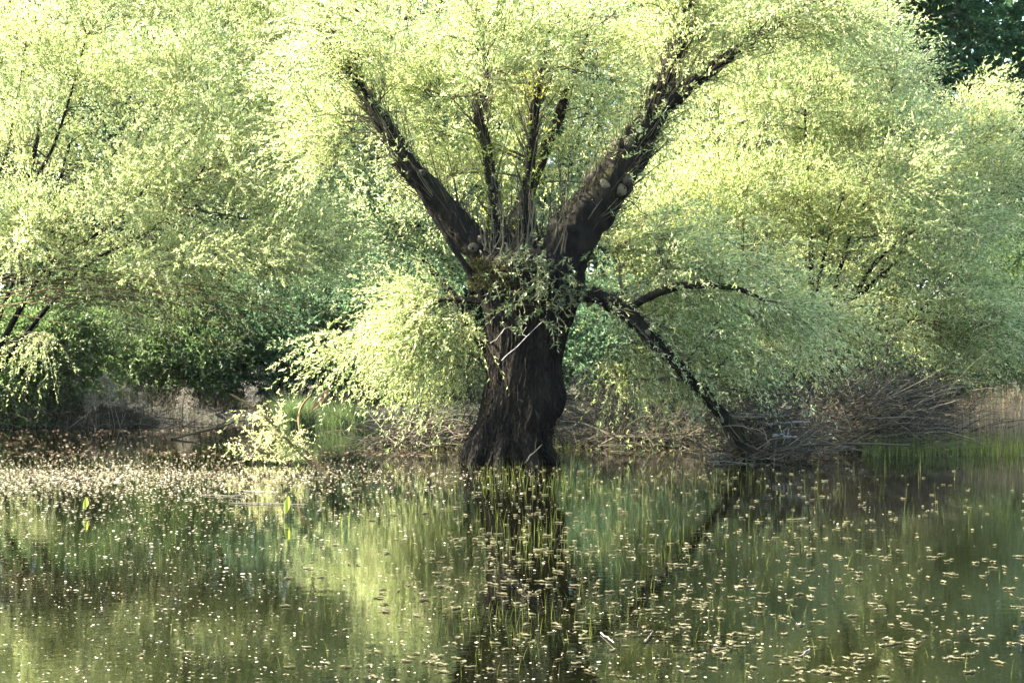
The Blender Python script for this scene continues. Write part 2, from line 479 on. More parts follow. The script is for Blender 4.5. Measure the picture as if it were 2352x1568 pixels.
LIMBS = {
 'left': [(1135, 640, 48, 20), (1105, 580, 44, 20), (1050, 510, 36, 20.05), (990, 440, 32, 20.1), (935, 375, 29, 20.1), (890, 300, 23, 20.2), (840, 220, 17, 20.3), (800, 160, 12, 20.3), (775, 90, 9, 20.4), (740, 10, 6, 20.5), (700, -80, 3, 20.6)],
 'right': [(1270, 650, 70, 20), (1300, 570, 68, 20), (1345, 500, 60, 20), (1395, 435, 52, 20), (1440, 365, 46, 19.95), (1490, 285, 38, 19.9), (1530, 200, 30, 19.9), (1552, 120, 23, 19.9), (1575, 40, 17, 20), (1600, -60, 11, 20.1), (1620, -150, 5, 20.1)],
 'fork': [(1480, 300, 22, 19.9), (1530, 240, 22, 19.8), (1595, 190, 19, 19.75), (1660, 140, 15, 19.7), (1730, 92, 11, 19.65), (1810, 40, 8, 19.6), (1900, -20, 4, 19.5)],
 'mid1': [(1165, 620, 34, 20.15), (1150, 540, 26, 20.2), (1138, 470, 20, 20.2), (1125, 390, 17, 20.3), (1112, 310, 14, 20.3), (1100, 265, 13, 20.3), (1118, 200, 10, 20.4), (1110, 120, 7, 20.5), (1090, 30, 5, 20.6)],
 'mid2': [(1230, 620, 30, 20.2), (1220, 540, 22, 20.25), (1213, 450, 17, 20.3), (1218, 370, 15, 20.3), (1226, 290, 13, 20.4), (1232, 215, 12, 20.4), (1250, 150, 8, 20.5), (1262, 60, 5, 20.6)],
 'lean': [(1280, 690, 26, 19.9), (1335, 672, 24, 19.75), (1395, 690, 22, 19.7), (1450, 728, 21, 19.7), (1510, 790, 20, 19.75), (1580, 862, 19, 19.8), (1640, 930, 18, 19.9), (1688, 990, 16, 20.0), (1712, 1045, 13, 20.1), (1722, 1090, 10, 20.15)],
 'side': [(1430, 715, 13, 19.7), (1475, 690, 13, 19.6), (1530, 664, 12, 19.5), (1600, 655, 10, 19.5), (1690, 662, 8, 19.5), (1755, 690, 5, 19.4)],
 'back': [(1200, 630, 40, 20.3), (1190, 520, 28, 20.9), (1230, 400, 20, 21.5), (1290, 250, 14, 21.9), (1340, 100, 9, 22.2), (1380, -60, 4, 22.4)],
 'low': [(1160, 700, 16, 20.3), (1085, 690, 9, 20.6), (1010, 690, 7, 20.7), (930, 715, 5, 20.6), (850, 750, 3, 20.5)],
 'thin': [(1110, 680, 12, 19.8), (1075, 620, 10, 19.8), (1030, 550, 8, 19.8), (985, 480, 7, 19.9), (950, 410, 5, 20)],
}
lp, lr = [], []
LP = {}
for nm, ln in LIMBS.items():
    mb = MB()
    thick = max(p[2] for p in ln)
    q = .86 if nm in ('left', 'right', 'lean', 'fork') else .8
    ln = [(p[0], p[1], p[2] * q, p[3]) for p in ln]
    P, R = limb_mesh(mb, limb_line(ln), n=130 if thick > 30 else 80, S=36 if thick > 30 else 14, rough=.34, sd=len(lp))
    mb.build("limb", M['bark'], willow, smooth=True, origin=W0)
    LP[nm] = (P, R)
    if nm in ('thin',): continue
    k0 = int(len(P) * .3)
    lp.append(P[k0:]); lr.append(R[k0:])
for ra, rl, rw in ((3.3, .10, .075), (3.9, .14, .09), (4.5, .16, .07), (5.2, .2, .085), (5.9, .12, .08), (.4, .12, .08), (2.4, .12, .08)):
    d = np.array([math.cos(ra), math.sin(ra), 0])
    o = np.array([W0[0], W0[1], 0])
    mb = MB()
    limb_mesh(mb, [np.append(o + d * .36 + UP * .42, rw * .6), np.append(o + d * .42 + UP * .22, rw), np.append(o + d * (.46 + rl * .4) + UP * .04, rw * .9), np.append(o + d * (.5 + rl) - UP * .10, rw * .6), np.append(o + d * (.6 + rl) - UP * .25, rw * .3)], n=40, S=16, rough=.4, sd=ra * 7)
    mb.build("root", M['trunk_bark'], willow, smooth=True, origin=W0)
lp = np.concatenate(lp); lr = np.concatenate(lr)
main_blobs = [
 (800, 110, 20.6, 190, 170, 1.5, 1.0), (1010, 30, 20.8, 200, 150, 1.5, 1.0), (1190, 90, 21.3, 170, 170, 1.0, 1.0), (1180, 300, 21.6, 150, 170, .7, .8),
 (1660, 40, 20.3, 240, 150, 1.4, 1.1), (1420, 60, 21.2, 160, 170, 1.0, .9), (1010, 300, 21.4, 130, 170, .6, .8), (1370, 280, 21.4, 100, 160, .7, .8),
 (750, 330, 20.6, 110, 110, .9, .6), (1880, 60, 20.0, 140, 110, 1.2, .7),
 (990, 730, 20.3, 125, 110, .7, 1.6), (850, 770, 20.2, 130, 55, .5, 1.3), (1040, 820, 20.6, 70, 70, .5, 1.0), (1500, 600, 20.4, 150, 120, .9, 1.1), (1580, 740, 20.4, 170, 100, .9, 1.3), (1470, 830, 20.4, 110, 70, .6, 1.0),
 (1700, 850, 20.3, 120, 60, .6, 1.0), (1450, 890, 20.2, 60, 40, .4, .6), (1640, 560, 20.0, 150, 110, .8, .8), (1760, 720, 20.2, 130, 110, .8, .9), (1410, 560, 20.6, 60, 70, .5, .7), (1110, 130, 19.7, 100, 110, .4, .55), (1250, 120, 19.7, 90, 110, .4, .55), (1620, 90, 19.5, 100, 80, .3, .4),
]
foliage(willow, lp, lr, main_blobs, 110, 1050, 12, 29, center=at(1210, 640, 20), droop=.35)

# shoots on the trunk head and leaves round the centre limbs
seed(5)
def shoots(name, starts, dirs, lens, lv, mats, parent, origin, catk=.1, droop=.3, leaf=(.04, .075), tr=.003, twm=None):
    mb = MB()
    n = len(starts)
    u = np.linspace(0, 1, 6)[None, :, None]
    PT = starts[:, None] + (dirs[:, None] * u + np.array([0, 0, -droop]) * u ** 2) * lens[:, None, None]
    tubes(mb, PT, np.full((n, 6), tr) * np.linspace(1, .4, 6)[None], 4, 2)
    m = n * lv; ti = np.repeat(np.arange(n), lv); t = RNG.random(m) * .9 + .1
    k = np.minimum((t * 5).astype(int), 4); f = (t * 5 - k)[:, None]
    B = PT[ti, k] * (1 - f) + PT[ti, k + 1] * f
    tan = nz(PT[ti, k + 1] - PT[ti, k])
    D = nz(tan * .7 + rdir(m) * .8); L = RNG.uniform(*leaf, m)
    c = RNG.random(m) < catk
    leaves(mb, B[~c], D[~c], L[~c], L[~c] * .22)
    if c.any(): catkins(mb, B[c], D[c], RNG.uniform(.04, .065, c.sum()), np.full(c.sum(), .012))
    return mb.build(name, mats + [twm or M['twig']], parent, origin=origin)
n = 250
st = np.array([at(np.clip(RNG.normal(1250, 60), 1135, 1350), np.clip(RNG.normal(645, 50), 570, 740), 19.3 + RNG.random() * .12) for _ in range(n)])
dd = nz(np.stack([RNG.uniform(-.8, .5, n), RNG.uniform(-.8, -.2, n), RNG.uniform(-.7, .45, n)], 1))
st, dd = st[:90], dd[:90]; n = 90
shoots("leafy_shoot", st, dd, RNG.uniform(.12, .5, n), 16, [M['leaf_shade'], M['old_shaded_catkin']], willow, W0, catk=.12, leaf=(.04, .085))  # leaves and catkins coloured darker to read as shaded
n = 260
k = RNG.integers(18, 75, n); which = RNG.random(n) < .5
mid = np.where(which[:, None], LP['mid1'][0][np.minimum(k, 59)], LP['mid2'][0][np.minimum(k, 59)])
dd = nz(rdir(n) + UP * .5)
shoots("young_shoot", mid + rdir(n) * .06, dd, RNG.uniform(.12, .4, n), 14, [M['leaf_yellow'], M['catkin']], willow, W0, catk=.08, leaf=(.03, .055))
for nm, cnt, lv_, rad in (('left', 240, 12, .10), ('right', 420, 13, .2), ('fork', 160, 12, .10), ('lean', 90, 10, .12), ('side', 60, 10, .1)):
    Pl, Rl = LP[nm]
    lo = .35 if nm in ('left', 'right') else .15
    hi = .62 if nm == 'lean' else 1
    k = (len(Pl) * (lo + (hi - lo) * RNG.random(cnt) ** .8)).astype(int).clip(0, len(Pl) - 2)
    o = nz(rdir(cnt) + np.array([0, -.25, .1]))
    tan = nz(Pl[k + 1] - Pl[k])
    shoots("limb_shoot", Pl[k] + o * Rl[k][:, None] * .9, nz(o * .8 + tan * .7 + rdir(cnt) * .4), RNG.uniform(.15, .5, cnt), lv_, [M['leaf'], M['catkin']], willow, W0, catk=.15, leaf=(.038, .075))
# dead rods and moss beards standing in the crotch and along the two big limbs
mb = MB()
n = 120
S = np.array([at(RNG.uniform(1100, 1310), RNG.uniform(570, 600), RNG.uniform(19.65, 20.3)) for _ in range(n)])
E = S + np.stack([RNG.uniform(-.12, .12, n), RNG.uniform(-.1, .1, n), RNG.random(n) ** 2 * .9 + .08], 1)
P = bez(S, E, (S + E) / 2 + RNG.normal(size=(n, 3)) * .09, 7) + RNG.normal(size=(n, 7, 3)) * .008
tubes(mb, P, RNG.uniform(.004, .018, n)[:, None] * np.linspace(1, .3, 7)[None], 5)
for nm, cnt in (('left', 300), ('right', 520), ('mid1', 160), ('mid2', 160), ('fork', 120), ('lean', 120)):
    Pl, Rl = LP[nm]
    k = RNG.integers(int(len(Pl) * .15), int(len(Pl) * .75), cnt)
    tan = nz(Pl[k + 1] - Pl[k])
    o = rdir(cnt)
    S = Pl[k] + o * Rl[k][:, None] * .8
    E = S + (tan * RNG.uniform(.4, 1, (cnt, 1)) + o * .45 + UP * .15) * RNG.uniform(.15, .7, (cnt, 1))
    P = bez(S, E, (S + E) / 2 + RNG.normal(size=(cnt, 3)) * .03, 6)
    tubes(mb, P, RNG.uniform(.003, .009, cnt)[:, None] * np.linspace(1, .3, 6)[None], 4)
for nm, cnt in (('left', 12), ('right', 16), ('fork', 5), ('lean', 6), ('mid1', 4), ('mid2', 4)):
    Pl, Rl = LP[nm]
    for q in range(cnt):
        k = RNG.integers(int(len(Pl) * .12), int(len(Pl) * .7)); r = Rl[k]
        o = nz(RNG.normal(size=3) + np.array([0, -.3, .3]))
        limb_mesh(mb, [np.append(Pl[k] + o * r * .6, r * .4), np.append(Pl[k] + o * (r + .02), r * .34), np.append(Pl[k] + o * (r + .05), r * .26), np.append(Pl[k] + o * (r + .065), r * .06)], n=12, S=9, rough=.35, sd=q)
mb.build("shaggy_rods", M['twig'], willow, origin=W0)
mb = MB()
n = 5200
a = RNG.normal(3.5, .55, n); zz = RNG.uniform(598, 660, n)
B = np.array([at(1205 + math.cos(x) * 122, z, 20.0 + math.sin(x) * .55) for x, z in zip(a, zz)]) + RNG.normal(size=(n, 3)) * .02
leaves(mb, B, nz(rdir(n) + np.array([-.8, -.2, .2])), RNG.uniform(.02, .05, n), RNG.uniform(.006, .012, n))
for nm, cnt in (('left', 3500), ('right', 3500), ('lean', 1200), ('mid1', 900)):
    Pl, Rl = LP[nm]
    k = RNG.integers(int(len(Pl) * .12), int(len(Pl) * .6), cnt)
    o = nz(rdir(cnt) + np.array([-.5, 0, .9]))
    leaves(mb, Pl[k] + o * Rl[k][:, None] * 1.02 + RNG.normal(size=(cnt, 3)) * .012, nz(o + rdir(cnt) * .7), RNG.uniform(.015, .045, cnt), RNG.uniform(.005, .01, cnt))
mb.build("moss", M['moss'], willow, origin=W0)
# fibrous water roots round the foot
mb = MB()
n = 420
a = RNG.uniform(math.pi * .9, math.pi * 2.1, n); z0 = RNG.uniform(.05, 1.2, n) ** 1.3
R0 = .47 - .05 * z0
S = np.stack([W0[0] + .02 + np.cos(a) * R0, W0[1] + np.sin(a) * R0 * .95, z0], 1)
E = S + np.stack([np.cos(a) * .07, np.sin(a) * .07, -RNG.uniform(.05, .25, n)], 1) + RNG.normal(size=(n, 3)) * .08
P = bez(S, E, (S + E) / 2 + np.stack([np.cos(a) * .07, np.sin(a) * .07, 0 * a], 1), 6)
tubes(mb, P, np.full((n, 6), .0028), 3)
mb.build("root_fibres", M['bark'], willow, origin=W0)

# ------------------------------------------------------------------ the other willows
def make_tree(name, label, cat, group, base, stems, blobs, n2, n3, tw, lv, sd, bark='bark', extra_lean=0, **kw):
    seed(sd)
    root = empty(name, base, label, cat, group)
    lp, lr = [], []
    for ln in stems:
        mb = MB()
        P, R = limb_mesh(mb, ln, n=50, S=10, rough=.2, sd=sd)
        mb.build("trunk", M[bark], root, smooth=True, origin=base)
        lp.append(P[8:]); lr.append(R[8:])
    foliage(root, np.concatenate(lp), np.concatenate(lr), blobs, n2, n3, tw, lv, **kw)
    return root
def stems_to(base, tips, r0=.09):
    out = []
    b = np.asarray(base, float)
    for t in tips:
        e = at(*t)
        m1 = b * .65 + e * .35 + RNG.normal(size=3) * .12 + UP * .15 * (e[2] - b[2]); m2 = b * .3 + e * .7 + RNG.normal(size=3) * .15 + UP * .1
        rr = r0 * RNG.uniform(.7, 1.1)
        out.append([np.append(b + RNG.normal(size=3) * .06 * np.array([1, 1, 0]), rr), np.append(m1, rr * .75), np.append(m2, rr * .45), np.append(e, rr * .15)])
    return out
seed(21)
b = np.array([*at(1850, 990, 24.2)[:2], .0])
st = stems_to(b, [(1770, 640, 23.6), (1650, 250, 23.8), (1850, 120, 24), (2060, 120, 24), (2120, 420, 24.5), (2220, 600, 24), (1950, 420, 23.4), (2230, 330, 25.2), (1560, 560, 23.6)], .045)
right_blobs = [(1740, 220, 24, 230, 220, 1.8, 1), (1960, 190, 24.2, 140, 160, 1.6, 1), (2000, 470, 24, 250, 220, 1.9, 1.1), (1650, 500, 23.6, 210, 190, 1.4, 1.1), (2150, 720, 24, 160, 110, 1.4, 1.2), (1880, 760, 23.4, 200, 100, 1.4, 1.2),
               (2200, 400, 25, 110, 170, 1.4, 1), (2245, 250, 25.2, 75, 60, .8, .8), (2300, 760, 24.5, 80, 60, .8, .8), (1800, -60, 24, 200, 110, 1.5, .7), (2290, 420, 25, 40, 90, .7, .7)]
make_tree("willow_tree", "pale leafy willow of many thin stems rising behind the tangle of dead brush", "tree", "willows around the pond", b, st, right_blobs, 150, 1500, 12, 27, 22, center=at(1620, 860, 24), droop=.3)
seed(31)
b = np.array([*at(-90, 985, 26.5)[:2], .1])
st = stems_to(b, [(300, 300, 25), (560, 250, 25), (480, 270, 25), (200, 80, 25.5), (60, 100, 26), (-150, 300, 26)], .055)
st += [limb_line(l) for l in ([(35, 975, 15, 29), (44, 800, 13, 29), (48, 640, 11, 28.6), (60, 450, 8, 26.5), (90, 300, 4, 26)], [(118, 972, 11, 29), (111, 800, 10, 29), (108, 650, 9, 28.6), (125, 480, 6, 26.5), (160, 330, 3, 26)])]
left_blobs = [(80, 80, 25.8, 250, 200, 1.8, 1), (380, 110, 25.4, 240, 190, 1.8, 1), (220, 400, 25.2, 290, 190, 1.9, 1), (560, 320, 25, 220, 190, 1.8, 1.1), (640, 560, 24.6, 170, 95, 1.4, 1.2), (160, 570, 25.2, 230, 80, 1.6, 1),
              (420, 600, 24.8, 200, 70, 1.4, 1), (-150, 300, 25.5, 200, 250, 1.8, .6), (300, -80, 25.5, 300, 130, 1.8, .7), (640, 60, 25.6, 150, 150, 1.5, .8), (50, 760, 25, 90, 90, .8, .35)]
left = make_tree("willow_tree", "wide willow on the near bank whose arching golden boughs hang over the dark green bushes", "tree", "willows around the pond", b, st, left_blobs, 150, 1500, 12, 27, 32, center=at(150, 700, 25.6), droop=.3)
# arching bare boughs under its crown, coloured gold as if sunlit
seed(33)
mb = MB()
n = 34
S = np.array([at(RNG.uniform(-60, 260), RNG.uniform(600, 720), RNG.uniform(24.4, 25.6)) for _ in range(n)])
E = np.array([at(RNG.uniform(250, 850), 0, 24.6) for _ in range(n)]); E[:, 1] = RNG.uniform(23.8, 25.2, n)
E[:, 2] = np.array([CAM_Z - (RNG.uniform(690, 800) - 784) / FPX * 24.5 for _ in range(n)])
P = bez(S, E, (S + E) / 2 + np.stack([0 * S[:, 0], 0 * S[:, 0], RNG.uniform(.1, .75, n)], 1), 14) + RNG.normal(size=(n, 14, 3)) * .016 + np.cumsum(RNG.normal(size=(n, 14, 3)) * .022, axis=1)
tubes(mb, P, RNG.uniform(.004, .017, n)[:, None] * np.linspace(1, .25, 14)[None], 5)
mb.build("bough", M['sun_gold_twig'], left, origin=left.location)
m = 420
k = RNG.integers(3, 13, m); ti = RNG.integers(0, n, m)
shoots("bough_shoot", P[ti, k], nz(nz(P[ti, k] - P[ti, k - 1]) * .8 + rdir(m) * .6), RNG.uniform(.15, .45, m), 10, [M['leaf'], M['catkin']], left, left.location, catk=.15, leaf=(.04, .075))
seed(41)
b = np.array([*at(1150, 955, 34)[:2], .3])
st = stems_to(b, [(1000, 350, 29.5), (1150, 250, 29), (1350, 250, 29.5), (900, 500, 29), (1350, 500, 29), (820, 250, 30), (1550, 350, 30)], .12)
back_blobs = [(900, 200, 29.5, 240, 230, 1.6, 1), (1180, 180, 29, 220, 250, 1.6, 1.1), (1450, 220, 29.5, 220, 250, 1.6, 1), (880, 540, 29, 170, 140, 1.3, .9), (1080, 480, 29, 180, 170, 1.4, 1.1), (1370, 520, 29, 200, 190, 1.4, 1.1), (1180, -100, 29.5, 450, 120, 1.6, .6)]
make_tree("willow_tree", "hazy pale willow on the far bank seen between the two limbs of the old pollard", "tree", "willows around the pond", b, st, back_blobs, 140, 1300, 12, 18, 42, center=at(1120, 800, 30), droop=.25, leaf_L=(.045, .08), mats=[M['hazed_far_willow_leaf'], M['catkin']])

seed(43)
b = np.array([*at(450, 955, 34.5)[:2], .3])
st = stems_to(b, [(300, 350, 30), (450, 150, 30.5), (650, 250, 30), (150, 250, 30.5), (600, 480, 29.6)], .1)
fl_blobs = [(300, 150, 30.5, 260, 220, 1.4, 1), (600, 200, 30, 240, 230, 1.4, 1), (450, 420, 30, 280, 170, 1.4, 1), (60, 250, 30.5, 200, 230, 1.4, .8), (720, 480, 29.6, 170, 140, 1.2, 1), (400, -80, 30.5, 400, 110, 1.4, .7)]
make_tree("willow_tree", "hazy pale willow on the far bank behind the wide willow with golden boughs", "tree", "willows around the pond", b, st, fl_blobs, 120, 1100, 11, 16, 44, droop=.25, leaf_L=(.045, .08), mats=[M['hazed_far_willow_leaf'], M['catkin']], center=at(420, 750, 31))
seed(45)
b = np.array([*at(1930, 955, 34.5)[:2], .3])
st = stems_to(b, [(1750, 350, 30), (1950, 200, 30.5), (2100, 450, 30), (1700, 600, 30), (1900, 600, 29.6)], .1)
fr_blobs = [(1750, 200, 30.5, 200, 220, 1.4, 1), (1950, 300, 30, 200, 230, 1.4, 1), (1850, 560, 30, 280, 170, 1.4, 1), (2130, 500, 30, 130, 200, 1.3, .9), (1650, 560, 29.6, 170, 160, 1.2, 1), (2120, 720, 30, 120, 100, 1.2, .7), (1800, -60, 30.5, 200, 110, 1.4, .6)]
make_tree("willow_tree", "hazy pale willow on the far bank behind the willow of many thin stems", "tree", "willows around the pond", b, st, fr_blobs, 120, 1100, 11, 16, 46, droop=.25, leaf_L=(.045, .08), mats=[M['hazed_far_willow_leaf'], M['catkin']], center=at(1800, 800, 31))

# ------------------------------------------------------------------ bushes on the far bank
BUSH = [
 ("broad dark green bush under the golden boughs of the wide willow", 330, 940, 32.2, [(250, 830, 32, 160, 100, 1, 1), (420, 800, 32, 150, 120, 1, 1), (330, 700, 32.6, 180, 90, 1, .7)]),
 ("mid green bush behind the grass tussocks", 620, 940, 32.6, [(560, 830, 32.4, 130, 110, 1, 1), (700, 820, 32.4, 120, 120, 1, 1), (640, 700, 32.8, 160, 90, 1, .8)]),
 ("bluish hazy bush showing left of the pollard trunk", 930, 940, 32.6, [(860, 800, 32.4, 120, 130, 1, 1), (1010, 800, 32.6, 130, 130, 1, 1), (900, 660, 33, 150, 100, 1, .8)]),
 ("low hazy bush showing right of the pollard trunk", 1420, 945, 33, [(1360, 850, 33, 110, 90, 1, 1), (1500, 860, 33, 120, 85, 1, 1), (1430, 740, 33.4, 170, 90, 1, .8)]),
 ("shaded bush behind the leaning branch and brush", 1800, 945, 33, [(1740, 850, 33, 130, 85, 1, 1), (1890, 860, 33, 130, 80, 1, 1), (1800, 730, 33.4, 180, 80, 1, .6)]),
 ("dark bush at the pale reeds", 2230, 940, 33, [(2130, 840, 33, 140, 90, 1, 1), (2300, 800, 33, 110, 120, 1, 1), (2330, 650, 33, 60, 120, 1, 1)]),
 ("shady bush above the dead stems of the bank", 60, 958, 28.7, [(10, 850, 28.4, 110, 90, .8, 1), (110, 800, 28.6, 100, 110, .8, .8)]),
]
for q, (lab, px, py, Y, bl) in enumerate(BUSH):
    seed(60 + q)
    b = at(px, py, Y); b[2] = ground_h(b[0], b[1]) - .05
    st = stems_to(b, [(x[0] + RNG.uniform(-60, 60), x[1], x[2]) for x in bl for _ in range(2)], .03)
    make_tree("bush", lab, "bush", "bushes on the far bank", b, st, bl, 50, 330, 8, 16, 70 + q, mats=[M['hazed_bush_leaf' if q in (1, 2, 3, 4) else 'bush_leaf']], catk=0, leaf_L=(.05, .09), leaf_W=.4, droop=.1, gate=None)

# ------------------------------------------------------------------ tall dark trees behind
FAR = [("tall dark tree, furthest left of the far row", -300), ("tall dark tree above the bushes left of the far row's middle", 250), ("tall dark tree behind the mid green bush", 720), ("tall dark tree hidden behind the pollard trunk", 1180),
       ("tall dark tree behind the leaning branch", 1640), ("tall dark tree behind the willow of thin stems", 2050), ("tall deep green tree with bare dark boughs in the upper right corner", 2400), ("tall dark tree beyond the right edge of the reeds", 2800)]
for q, (lab, px) in enumerate(FAR):
    seed(90 + q)
    Y = 41 + RNG.uniform(-1.5, 3)
    b = at(px, 900, Y); b[2] = ground_h(b[0], b[1]) - .1
    top = np.append(at(px + 30, -300, Y), .05)
    st = [[np.append(b, .28), np.append(b * .66 + top[:3] * .34 + RNG.normal(size=3) * .15, .22), np.append(b * .33 + top[:3] * .67 + RNG.normal(size=3) * .2, .14), top]]
    st += [[np.append(b + UP * h, .10), np.append(b + UP * (h + 1.2) + np.array([s * 1.0, RNG.normal() * .6, 0]), .07), np.append(b + UP * (h + 2.6) + np.array([s * 2.0, RNG.normal(), 0]), .03)] for h, s in ((1.5, -1), (2.5, 1), (4, -1), (5, 1))]
    bl = [(px + RNG.uniform(-120, 120), y, Y + RNG.uniform(-.6, .6), RNG.uniform(210, 290), RNG.uniform(130, 190), 1.7, 1) for y in (780, 600, 420, 240, 60, -120, -260)]
    make_tree("tree", lab, "tree", "tall trees behind the pond", b, st, bl, 70, 520, 8, 16, 100 + q, mats=[M['far_leaf']], catk=0, leaf_L=(.09, .15), leaf_W=.5, droop=.05, twig_len=(.5, 1.1), twig_r=.004, gate=None)

seed(130)
mb = MB(); n = 120000
B = np.stack([RNG.uniform(-34, 34, n), 56 + RNG.normal(0, 2.2, n), RNG.random(n) * 17], 1)
B[:, 1] += 1.5 * np.sin(B[:, 0] * .7) + np.sin(B[:, 2] * .9 + B[:, 0])
leaves(mb, B, nz(rdir(n) + np.array([0, -.2, -.3])), RNG.uniform(.3, .6, n), RNG.uniform(.15, .3, n))
tag(mb.build("forest", M['far_leaf']), "dim green wood closing the view behind the pond", "wood", None, "stuff")

# ------------------------------------------------------------------ brush, dead wood
def brush_pile(label, px, py, Y, wpx, hpx, n, sd, lean=.3, mat='dead_twig', deep=.8, length=(.3, 1.1), rad=(.002, .007)):
    seed(sd)
    b = at(px, py, Y); b[2] = 0
    root = empty("brush_pile", b, label, "brush pile", "heaps of dead brush in the water")
    k = Y / FPX
    mb = MB()
    u = RNG.normal(0, .42, n).clip(-1, 1)
    S = np.stack([b[0] + u * wpx * k, b[1] + RNG.normal(0, .4, n) * deep, RNG.random(n) ** 1.6 * hpx * k * (1 - u * u * .8) - .02], 1)
    D = nz(np.stack([RNG.normal(lean, .8, n), RNG.normal(0, .5, n), RNG.normal(.12, .35, n)], 1))
    L = RNG.uniform(*length, n)[:, None]
    E = S + D * L
    P = bez(S, E, (S + E) / 2 + UP * L * RNG.uniform(-.08, .28, (n, 1)) + RNG.normal(size=(n, 3)) * L * .06, 7)
    P += RNG.normal(size=P.shape) * .006
    P[..., 2] = np.maximum(P[..., 2], -.05)
    tubes(mb, P, RNG.uniform(*rad, n)[:, None] * np.linspace(1, .4, 7)[None], 4)
    mb.build("twigs", M[mat], root, origin=b)
    # a few stout limbs in the heap
    mb = MB(); m = 9
    u = RNG.uniform(-.8, .6, m)
    S = np.stack([b[0] + u * wpx * k, b[1] + RNG.normal(0, .25, m), RNG.uniform(0, .25, m) * hpx * k], 1)
    E = S + np.stack([RNG.normal(.5, .6, m), RNG.normal(0, .3, m), RNG.uniform(.0, .5, m)], 1)
    P = bez(S, E, (S + E) / 2 + UP * .1 + RNG.normal(size=(m, 3)) * .06, 9)
    for q in range(m):
        mb = MB()
        tubes(mb, P[q:q + 1], RNG.uniform(.010, .022) * np.linspace(1, .5, 9)[None], 7)
        mb.build("dead_limb", M['twig'], root, smooth=True, origin=b)
    return root
brush_pile("low brown heap of drowned twigs against the left of the pollard trunk", 985, 1012, 23.0, 120, 62, 800, 200, lean=.25)
brush_pile("long low brown heap of twigs in the water between trunk and leaning branch", 1470, 1030, 23.2, 180, 38, 800, 201, lean=.1)
brush_pile("tallest grey tangle of dead twigs where the leaning branch meets the water", 1740, 1040, 20.6, 130, 170, 1000, 202, lean=.35, length=(.25, .9))
brush_pile("wide grey tangle of dead twigs between the leaning branch and the reeds", 1970, 1030, 22.2, 190, 150, 1200, 203, lean=.5, length=(.4, 1.3))
brush_pile("grey twig tangle drooping into the water in front of the reeds", 2120, 1012, 23.4, 130, 150, 1000, 204, lean=-.2, length=(.4, 1.3))
brush_pile("faint grey twig tangle on the far bank right of the pollard trunk", 1480, 975, 30.2, 260, 75, 900, 205, lean=.0, length=(.4, 1.3))
brush_pile("dark brushwood along the bank under the wide willow", 160, 985, 28.4, 260, 60, 900, 206, lean=.3, length=(.3, 1.0))
# hanging bare shoots of the right side
def stick(label, a, bpt, r, mat='pale_wood', name="broken_stick", group="bleached sticks in the brush", sd=0):
    seed(sd)
    a = np.asarray(a, float); bpt = np.asarray(bpt, float)
    mb = MB()
    t = np.linspace(0, 1, 7)
    pts = [np.append(a + (bpt - a) * x + RNG.normal(size=3) * (.0015 if name == "floating_reed" else .006) * (0 < x < 1), r * (1 - .35 * x)) for x in t]
    limb_mesh(mb, pts, n=24, S=8, rough=.25, sd=sd)
    # snapped side stub
    if name == "floating_reed": limb_mesh(mb, [np.append(bpt, r * .9), np.append(bpt + (bpt - a) * .01, r * .9), np.append(bpt + (bpt - a) * .03, r * .2)], n=5, S=6, sd=sd); return tag(mb.build(name, M[mat], None, smooth=True), label, "reed", group)
    m = a + (bpt - a) * .6
    limb_mesh(mb, [np.append(m, r * .6), np.append(m + RNG.normal(size=3) * .05 + UP * .05, r * .35), np.append(m + RNG.normal(size=3) * .03 + UP * .1, r * .15)], n=6, S=6, sd=sd)
    return tag(mb.build(name, M[mat], None, smooth=True, origin=(0, 0, 0)), label, "stick", group)
ST = [
 ("bleached broken stick lying level, topmost in the wide twig tangle", (1690, 948, 20.3), (1850, 955, 20.6), .014),
 ("bleached stick with a forked end below the topmost level stick", (1755, 972, 20.2), (1860, 968, 20.5), .016),
 ("short bleached stick close above the water in the wide tangle", (1775, 1000, 20.1), (1830, 1003, 20.2), .018),
 ("bleached stick slanting down beside the leaning branch", (1560, 948, 20.4), (1610, 962, 20.5), .012),
 ("long grey stick slanting out of the water toward the reeds", (1900, 1050, 20.8), (2110, 930, 22.3), .010),
 ("thin pale stick crossing the pollard trunk foot", (1205, 1062, 19.3), (1245, 1020, 19.4), .008),
 ("pale peeled stick hanging across the pollard trunk below the leafy shoots", (1152, 828, 19.35), (1250, 735, 19.3), .005),
 ("thin peeled stick on the left of the trunk below the leafy shoots", (1126, 788, 19.3), (1165, 752, 19.3), .004),
 ("bare brown branch lying in the shallows before the left bank", (395, 1008, 24.5), (560, 965, 26.0), .02),
]
for q, (lab, a, c, r) in enumerate(ST):
    stick(lab, at(*a), at(*c), r, sd=300 + q, mat='dead_twig' if q == 5 else 'pale_wood' if q not in (4, 8) else 'twig')
# bleached torn bark at the foot of the tangle
def bark_flake(label, c, w, h, sd):
    seed(sd)
    mb = MB(); vs = []
    for i in range(7):
        for j in range(5):
            u, v = i / 6 - .5, j / 4 - .5
            vs.append(c + np.array([u * w, v * .12 + RNG.normal() * .01, max(.01, h * (.5 - 2 * v * v) * (1 - .8 * abs(u)) + RNG.normal() * .02)]))
    f = [(i * 5 + j, (i + 1) * 5 + j, (i + 1) * 5 + j + 1, i * 5 + j + 1) for i in range(6) for j in range(4)]
    mb.add(vs, f)
    tag(mb.build("bark_flake", M['flake']), label, "bark", "torn bark at the foot of the tangle")
bark_flake("curled sheet of pale torn bark left of the leaning branch foot", onwater(1655, 1052), .26, .14, 1)
0 and bark_flake("pale torn bark low on the water right of the leaning branch foot", onwater(1760, 1066), .2, .08, 2)

